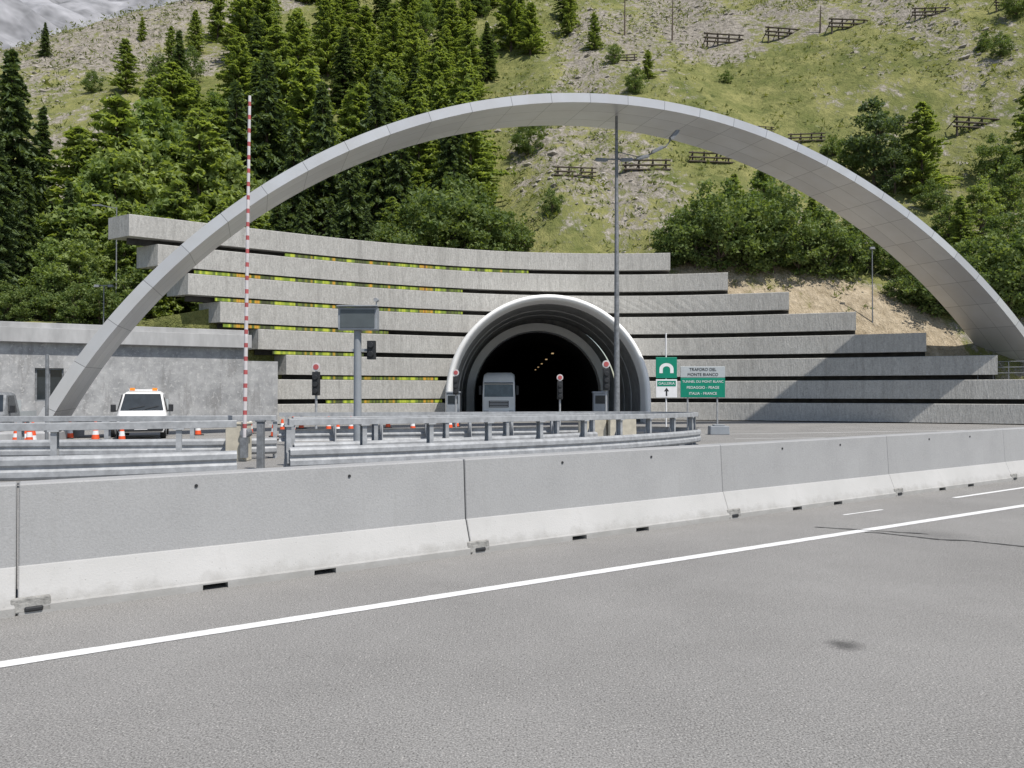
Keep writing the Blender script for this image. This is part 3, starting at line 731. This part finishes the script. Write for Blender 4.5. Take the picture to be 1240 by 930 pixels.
# ------------------------------------------------------------------ guardrails
def resample(P,step):
    P=[Vector(p) for p in P]; Q=[]
    for i in range(len(P)-1):
        a=P[max(0,i-1)];b_=P[i];c_=P[i+1];d=P[min(len(P)-1,i+2)]
        for k in range(12):
            t=k/12; Q.append(.5*((2*b_)+(c_-a)*t+(2*a-5*b_+4*c_-d)*t*t+(-a+3*b_-3*c_+d)*t**3))
    Q.append(P[-1]); out=[Q[0]]; acc=0
    for i in range(1,len(Q)):
        seg=(Q[i]-Q[i-1]).length
        while acc+seg>=step:
            tt=(step-acc)/seg; q=Q[i-1].lerp(Q[i],tt); out.append(q); Q[i-1]=q; seg=(Q[i]-q).length; acc=0
        acc+=seg
    return out
Wp=[(.0,.12),(.06,.14),(.085,.18),(.085,.27),(.045,.31),(.045,.35),(.085,.39),(.085,.48),(.06,.52),(.0,.54)]
Wprof=Wp+[(y-.012,z) for y,z in reversed(Wp)]
Tp=[(-.07,.98),(.07,.98),(.075,.985),(.075,1.105),(.07,1.115),(-.07,1.115)]
def guardrail(P,label,step=1.5,upper=True):
    fine=resample(P,.25); z0=g(fine[0].y); org=Vector((fine[0].x,fine[0].y,z0))
    gr=thing("guardrail",org,label,"guardrail",group="steel guardrails on the traffic island")
    def frame(i,F_):
        a=F_[max(0,i-1)]; b_=F_[min(len(F_)-1,i+1)]; d=(b_-a).normalized(); return Vector((d.y,-d.x)),d
    def sw(prof,off,name,m):
        mb=MB(); rings=[]
        for i,q in enumerate(fine):
            n_,_=frame(i,fine); rings.append([(q.x+n_.x*(off+y)-org.x,q.y+n_.y*(off+y)-org.y,g(q.y)+z-z0) for y,z in prof])
        mb.loft(rings); return mb.obj(name,m,parent=gr)
    sw(Wprof,.12,"lower_rail",M_galv)
    if upper: sw(Tp,.04,"upper_rail",M_galv)
    ps=resample(P,step); proto_=None
    for i,q in enumerate(ps):
        n_,d=frame(i,ps); ang=math.atan2(d.y,d.x)
        if proto_ is None:
            mb=MB(); hh=.99
            mb.box((0,0,hh/2-.05),(.014,.15,hh+.1)); mb.box((0,.07,hh/2-.05),(.10,.014,hh+.1)); mb.box((0,-.07,hh/2-.05),(.10,.014,hh+.1))
            mb.box((0,-.10,.33),(.09,.06,.22)); mb.box((0,-.03,hh-.02),(.18,.17,.03)); mb.add([(-.006,.07,.75),(-.006,.07,.0),(-.006,.38,.0),(.006,.07,.75),(.006,.07,0),(.006,.38,0)],[(0,1,2),(5,4,3),(0,2,5,3)])
            o=mb.obj("post",M_galv,parent=gr); proto_=o
        else: o=proto_.copy(); COL.objects.link(o); o.parent=gr
        o.location=(q.x-org.x,q.y-org.y,g(q.y)-z0); o.rotation_euler=(0,0,ang)
    return gr
guardrail([(-16,12.3),(-12,12.5),(-8.9,12.9),(-7,13.5),(-5.25,14.3)],"galvanised double steel guardrail along the island edge",2.0)
guardrail([(-4.55,15.1),(-2.6,16.3),(-.4,17.9),(1.7,19.6),(3.6,21.6),(5.4,23.9),(6.35,25.8),(6.1,27.6),(4.6,28.6),(2.5,28.4),(-2,27),(-8,25.2)],"galvanised steel guardrail curving round the island nose",1.6)
guardrail([(-5.0,16.9),(-3.0,18.2),(-.8,19.9),(1.2,21.7),(2.6,23.5)],"galvanised steel guardrail on the traffic island",2.0)
guardrail([(-22,17.5),(-14,18.0),(-8,18.8),(-6,19.6)],"galvanised steel guardrail beside the lanes",2.0)
mb=MB(); mb.box((0,0,.5),(.14,.14,1.05)); mb.box((0,0,1.05),(.18,.18,.05)); o=mb.obj("bollard_post",M_galvd,bevel=.01,loc=at(316,16)); tag(o,"square galvanised steel end post beside the guardrail","post")
# ------------------------------------------------------------------ message sign on post
p=at(433,22); vs_=thing("lane_signal_post",p,"grey steel post carrying lane display box and traffic light","sign post")
mb=MB(); mb.cyl((0,0,0),(0,0,3.7),.12,.11,14); mb.cyl((0,0,0),(0,0,.05),.25,n=14); mb.box((.1,.0,3.0),(.5,.08,.08)); mb.obj("post",M_boothg,parent=vs_,smooth=True)
mb=MB(); mb.box((.04,-.05,3.92),(1.15,.35,.66)); mb.box((.04,-.235,4.28),(1.2,.2,.04)); o=mb.obj("display_box",M_boothg,parent=vs_,bevel=.015)
mb=MB(); mb.box((.04,-.235,3.92),(1.0,.02,.52)); mb.obj("display_panel",mat("display_grey",(.09,.105,.11),.4,var=.1),parent=vs_)
mb=MB(); mb.box((.42,-.05,3.0),(.24,.2,.55))
for z in (3.14,2.88): mb.cyl((.42,-.15,z),(.42,-.24,z),.085,n=12)
mb.obj("traffic_light",M_dark,parent=vs_,bevel=.01)
mb=MB(); mb.cyl((.55,0,4.25),(.55,0,4.45),.02,n=6); mb.cyl((.55,-.15,4.48),(.55,.15,4.5),.06,n=10); mb.obj("camera_unit",M_galv,parent=vs_)
# ------------------------------------------------------------------ signals with red discs
sg=None
for px,Y,py in ((383,30,439),(552,40,447),(678,36,453),(734,38,436)):
    p=at(px,Y); H=CAMZ+(HY-py)/F*Y-p.z
    if sg is None:
        sg=thing("traffic_signal",p,"dark traffic signal on slim post with small red disc","traffic signal",group="signals at the tunnel mouth"); H0=H
        mb=MB(); mb.cyl((0,0,0),(0,0,H-.3),.05,n=10); mb.obj("post",M_galv,parent=sg)
        mb=MB(); mb.box((0,-.02,H-.85),(.28,.24,.95))
        for z in (H-.6,H-.88,H-1.15): mb.cyl((0,-.14,z),(0,-.24,z),.10,.105,12)
        mb.obj("signal_head",M_dark,parent=sg,bevel=.015)
        mb=MB(); mb.cyl((0,-.06,H-.18),(0,-.02,H-.18),.17,n=20); mb.cyl((0,-.075,H-.18),(0,-.06,H-.18),.11,n=20,mi=1); o=mb.obj("round_sign",[M_offw,M_fred],parent=sg)
    else: clone(sg,p,0,H/H0)
cb=None
for px,Y in ((549,46),(726,46)):
    p=at(px,Y)
    if cb is None:
        cb=thing("control_cabinet",p,"pale grey control cabinet beside the tunnel mouth","cabinet",group="cabinets at the tunnel mouth")
        mb=MB(); mb.box((0,0,1.0),(.8,.7,1.8)); mb.box((0,0,1.95),(.9,.8,.1)); mb.box((0,0,.05),(.85,.75,.1)); mb.obj("housing",M_boothg,parent=cb,bevel=.02)
        mb=MB(); mb.box((0,-.36,1.5),(.6,.03,.5)); mb.obj("window",M_glass,parent=cb)
    else: clone(cb,p)
# ------------------------------------------------------------------ green signs
Y=40; p=at(807,Y); s1=thing("road_sign",p,"green and white tunnel sign panels on a slim pole","road sign")
mb=MB(); mb.cyl((0,.08,0),(0,.08,5.15),.04,n=10); mb.obj("pole",M_white,parent=s1)
mb=MB(); mb.box((0,0,3.27),(1.14,.05,1.14)); pn=mb.obj("panel",M_green,parent=s1,bevel=.02)
mb=MB(); 
n=14; vs=[(-.38,-.03,2.98)]+[(.38*math.cos(math.pi-math.pi*i/n),-.03,3.2+.32*math.sin(math.pi*i/n)) for i in range(n+1)]+[(.38,-.03,2.98),(.2,-.03,2.98)]+[(.2*math.cos(math.pi*i/n),-.03,3.18+.17*math.sin(math.pi*i/n)) for i in range(n+1)]+[(-.2,-.03,2.98)]
mb.add(vs,[tuple(range(len(vs)))]); mb.obj("tunnel_symbol",M_white,parent=pn)
mb=MB(); mb.box((0,0,2.15),(1.14,.05,.98)); pn=mb.obj("panel",M_white,parent=s1,bevel=.02)
mb=MB(); mb.box((0,-.029,2.42),(1.0,.006,.3)); mb.obj("green_band",M_green,parent=pn)
text("GALLERIA",.2,pn,(0,-.036,2.42),M_white)
mb=MB(); mb.add([(0,-.03,2.2),(-.14,-.03,2.0),(.14,-.03,2.0)],[(0,1,2)]); mb.box((0,-.03,1.88),(.08,.004,.26)); mb.obj("arrow",M_dark,parent=pn)
p=at(851,Y); s2=thing("road_sign",p,"wide information sign with pale and green panels on two posts","road sign")
for x in (-.8,.8):
    mb=MB(); mb.cyl((x,.08,0),(x,.08,3.3),.045,n=10); mb.obj("post",M_galv,parent=s2)
mb=MB(); mb.box((0,0,3.04),(2.4,.05,.6)); pn=mb.obj("panel",M_signgray,parent=s2,bevel=.02)
text("TRAFORO DEL",.22,pn,(0,-.035,3.17),M_dark); text("MONTE BIANCO",.22,pn,(0,-.035,2.9),M_dark)
mb=MB(); mb.box((0,0,2.2),(2.4,.05,1.06)); pn=mb.obj("panel",M_green,parent=s2,bevel=.02)
for i,s_ in enumerate(("TUNNEL DU MONT BLANC","PEDAGGIO - PEAGE","ITALIA - FRANCE")): text(s_,.18 if i==0 else .2,pn,(0,-.035,2.52-.32*i),M_white)
# ------------------------------------------------------------------ cones
cn=None
for px,py in ((20,536),(30,538),(40,541),(36,553),(148,551),(295,527),(303,525),(332,529),(342,533),(409,527),(398,521),(365,519),(545,519),(553,517),(500,521),(470,518),(85,531),(355,524),(116,533),(425,521),(240,527)):
    p=gpos(px,py)
    if cn is None:
        cn=thing("traffic_cone",p,"orange and white striped traffic cone on the asphalt","traffic cone",group="traffic cones around the lanes")
        mb=MB(); mb.box((0,0,.02),(.38,.38,.04),taper=.95); mb.obj("base",M_rubber,parent=cn)
        mb=MB(); zs=[.04,.2,.34,.48,.60,.74]; rad=lambda z:.135-.10*z/.74
        for i in range(5): mb.cyl((0,0,zs[i]),(0,0,zs[i+1]),rad(zs[i]),rad(zs[i+1]),14,mi=i%2)
        mb.obj("cone_body",[M_orange,M_white],parent=cn)
    else: clone(cn,p,random.random(),1.1)
bk=None
for px,Y in ((717,27.2),(752,27.0)):
    if bk is None:
        o=MB(); o.box((0,0,.5),(1.0,.6,1.0),taper=.96); bk=o.obj("concrete_block",M_beige,bevel=.03,loc=at(px,Y)); tag(bk,"beige concrete block standing inside the curved guardrail","concrete block","blocks inside the guardrail")
    else: o=bk.copy(); COL.objects.link(o); o.location=at(px,Y); o.rotation_euler=(0,0,.12)
o=MB(); o.box((0,0,.2),(.9,.5,.4),taper=.95); o.box((0,0,.43),(.5,.4,.06)); o=o.obj("utility_box",M_boothg,bevel=.03,loc=at(870,34)); tag(o,"low grey utility box at the road edge","utility box")
p=at(57,20); o=MB(); o.cyl((0,0,0),(0,0,2.75),.045,n=10); o.cyl((0,0,0),(0,0,.04),.12,n=10); o=o.obj("marker_post",M_galvd,loc=p); tag(o,"thin grey steel post behind the guardrail","post")
ra=thing("railing",(29.2,Yw(29.2)+.4,2.42),"grey steel railing standing on the concrete beams","railing")
dx=Vector((1,(Yw(31)-Yw(30)),0)).normalized()
for i in range(8):
    q=dx*(i*.8-.6); mb=MB(); mb.cyl((q.x,q.y,0),(q.x,q.y,1.1),.025,n=6); mb.obj("upright",M_galvd,parent=ra)
for z in (.4,.75,1.1): 
    mb=MB(); a=dx*-.6; b2=dx*5.0; mb.cyl((a.x,a.y,z),(b2.x,b2.y,z),.025,n=6); mb.obj("rail",M_galvd,parent=ra)
# ------------------------------------------------------------------ vehicles
def ring6(y,z0,z1,z2,hb,hw,ht,r=.06):
    return [(-hb,y,z0),(-hw,y,z0+.2),(-hw,y,z1),(-ht-.0,y,z2-r),(-ht+r*1.5,y,z2),(ht-r*1.5,y,z2),(ht,y,z2-r),(hw,y,z1),(hw,y,z0+.2),(hb,y,z0)]
def wheel(parent,loc,r,wd):
    wv=bpy.data.objects.new("wheel",None); COL.objects.link(wv); wv.parent=parent; wv.location=loc
    mb=MB(); mb.cyl((-wd/2,0,0),(wd/2,0,0),r,n=24); mb.obj("tyre",M_rubber,parent=wv,bevel=.02)
    mb=MB(); mb.cyl((-wd/2-.01,0,0),(wd/2+.01,0,0),r*.58,n=18); mb.obj("rim",M_galv,parent=wv)
def quad(mb,a,b2,c_,d,mi=0): mb.add([a,b2,c_,d],[(0,1,2,3)],mi)
def small_truck(p,label,body,rz,scale,bar=True,name="work_truck"):
    van=thing(name,p,label,"truck" if bar else "van",rz=rz,scale=scale)
    mb=MB(); mb.loft([ring6(0,.36,.72,.90,.72,.80,.70),ring6(.12,.28,.90,1.04,.85,.93,.84),ring6(.62,.26,1.06,1.2,.9,.98,.90),ring6(1.2,.26,1.14,2.02,.9,.98,.78,.1),ring6(2.3,.26,1.12,2.06,.9,.98,.80,.1),ring6(2.38,.28,1.12,2.0,.88,.96,.78,.1)])
    mb.obj("body",body,parent=van,smooth=True)
    mb=MB(); quad(mb,(-.84,.605,1.24),(.84,.605,1.24),(.70,1.10,1.94),(-.70,1.10,1.94)); mb.obj("windshield",M_glass,parent=van)
    for x0,x1 in ((-.5,.1),(.1,.65)):
        mb=MB(); mb.cyl((x0,.60,1.28),(x1,.68,1.42),.012,n=6); mb.obj("wiper",M_dark,parent=van)
    for s_ in (-1,1):
        mb=MB(); mb.add([(s_*.99,.85,1.19),(s_*.99,1.95,1.17),(s_*.845,1.95,1.9),(s_*.845,1.28,1.9)],[(0,1,2,3)]); mb.obj("side_window",M_glass,parent=van)
        mb=MB(); mb.box((s_*.68,.03,.76),(.3,.14,.2),taper=.85); mb.obj("headlight",M_boothg,parent=van,bevel=.02)
        mb=MB(); mb.box((s_*1.13,.85,1.32),(.2,.12,.32)); mb.box((s_*1.02,.88,1.2),(.14,.05,.05)); mb.obj("mirror",M_dark,parent=van,bevel=.02)
        wheel(van,(s_*.84,.62,.33),.33,.22); wheel(van,(s_*.84,3.7,.33),.33,.22)
    mb=MB(); mb.box((0,-.04,.47),(1.72,.16,.26)); mb.obj("bumper",M_dark,parent=van,bevel=.04)
    mb=MB(); mb.box((0,-.01,.76),(.85,.06,.16)); mb.box((0,-.13,.47),(.5,.01,.11),1); mb.obj("grille",[M_dark,M_white],parent=van)
    if bar:
        mb=MB(); mb.box((0,1.65,2.10),(1.15,.16,.07)); mb.box((-.45,1.65,2.14),(.2,.18,.12),1); mb.box((.45,1.65,2.14),(.2,.18,.12),1); mb.obj("light_bar",[M_white,M_orlamp],parent=van,bevel=.01)
    mb=MB(); mb.box((0,3.6,.78),(1.95,2.3,.12)); mb.box((-.96,3.6,1.0),(.05,2.3,.36)); mb.box((.96,3.6,1.0),(.05,2.3,.36)); mb.box((0,2.48,1.25),(1.95,.06,.9)); mb.box((0,3.5,.5),(.8,2.6,.2)); mb.obj("cargo_bed",M_signgray,parent=van)
small_truck(at(171,29.5),"white flatbed works vehicle with amber light bar on its roof",M_white,.40,.93)
small_truck(at(-30,28.5),"dark grey small truck parked on the asphalt",M_galvd,.3,.9,False,"parked_truck")
p=at(112,31); tr=thing("trailer",p,"dark low trailer parked beside the works vehicle","trailer",rz=.3)
mb=MB(); mb.box((0,0,.5),(1.5,1.1,.3),taper=1.08); mb.box((0,0,.72),(1.0,.8,.16)); mb.cyl((.7,-.4,.5),(1.4,-.6,.35),.03,n=6); mb.obj("load_box",M_dark,parent=tr,bevel=.02)
wheel(tr,(-.8,0,.28),.28,.14); wheel(tr,(.8,0,.28),.28,.14)
# lorry
p=at(604,52.5); lo=thing("lorry",p,"white lorry with tall flat-fronted cab driving out of the tunnel","lorry",scale=.93)
M_cab=mat("white_cab_paint",(.90,.91,.90),.4,var=.03)
mb=MB(); mb.loft([ring6(.0,.45,1.6,2.85,1.12,1.2,1.16,.1),ring6(.06,.35,1.7,2.95,1.2,1.25,1.2,.1),ring6(.22,.35,1.7,3.25,1.22,1.25,1.18,.12),ring6(.6,.35,1.7,3.55,1.22,1.25,1.15,.15),ring6(2.2,.35,1.7,3.65,1.22,1.25,1.18,.15)]); mb.obj("cab",M_cab,parent=lo,smooth=True)
mb=MB(); quad(mb,(-1.1,-.02,1.75),(1.1,-.02,1.75),(1.08,-.02,2.68),(-1.08,-.02,2.68)); mb.obj("windshield",M_bglass,parent=lo)
mb=MB(); mb.box((0,-.10,2.80),(2.2,.22,.07),rx=.3); mb.obj("sun_visor",M_boothg,parent=lo,bevel=.02)
mb=MB(); mb.box((0,-.03,1.2),(1.5,.08,.5)); 
for z in (1.03,1.15,1.27,1.39): mb.box((0,-.08,z),(1.4,.03,.04),1)
mb.obj("grille",[M_dark,M_white],parent=lo)
mb=MB(); mb.box((0,-.08,.55),(2.45,.3,.4)); mb.obj("bumper",M_cab,parent=lo,bevel=.05)
for s_ in (-1,1):
    mb=MB(); mb.box((s_*.95,-.22,.62),(.36,.06,.2)); mb.obj("headlight",M_lens,parent=lo,bevel=.02)
    mb=MB(); mb.box((s_*1.42,.1,2.25),(.2,.12,.7)); mb.box((s_*1.3,.12,2.6),(.2,.04,.04)); mb.box((s_*1.3,.12,1.95),(.2,.04,.04)); mb.obj("mirror",M_dark,parent=lo,bevel=.02)
    for y in (1.2,6,7.3): wheel(lo,(s_*1.08,y,.5),.5,.3)
mb=MB(); mb.box((0,8.6,2.15),(2.46,12.4,2.5)); mb.box((0,8,.75),(1.0,12,.25)); mb.obj("trailer_body",M_signgray,parent=lo,bevel=.02)
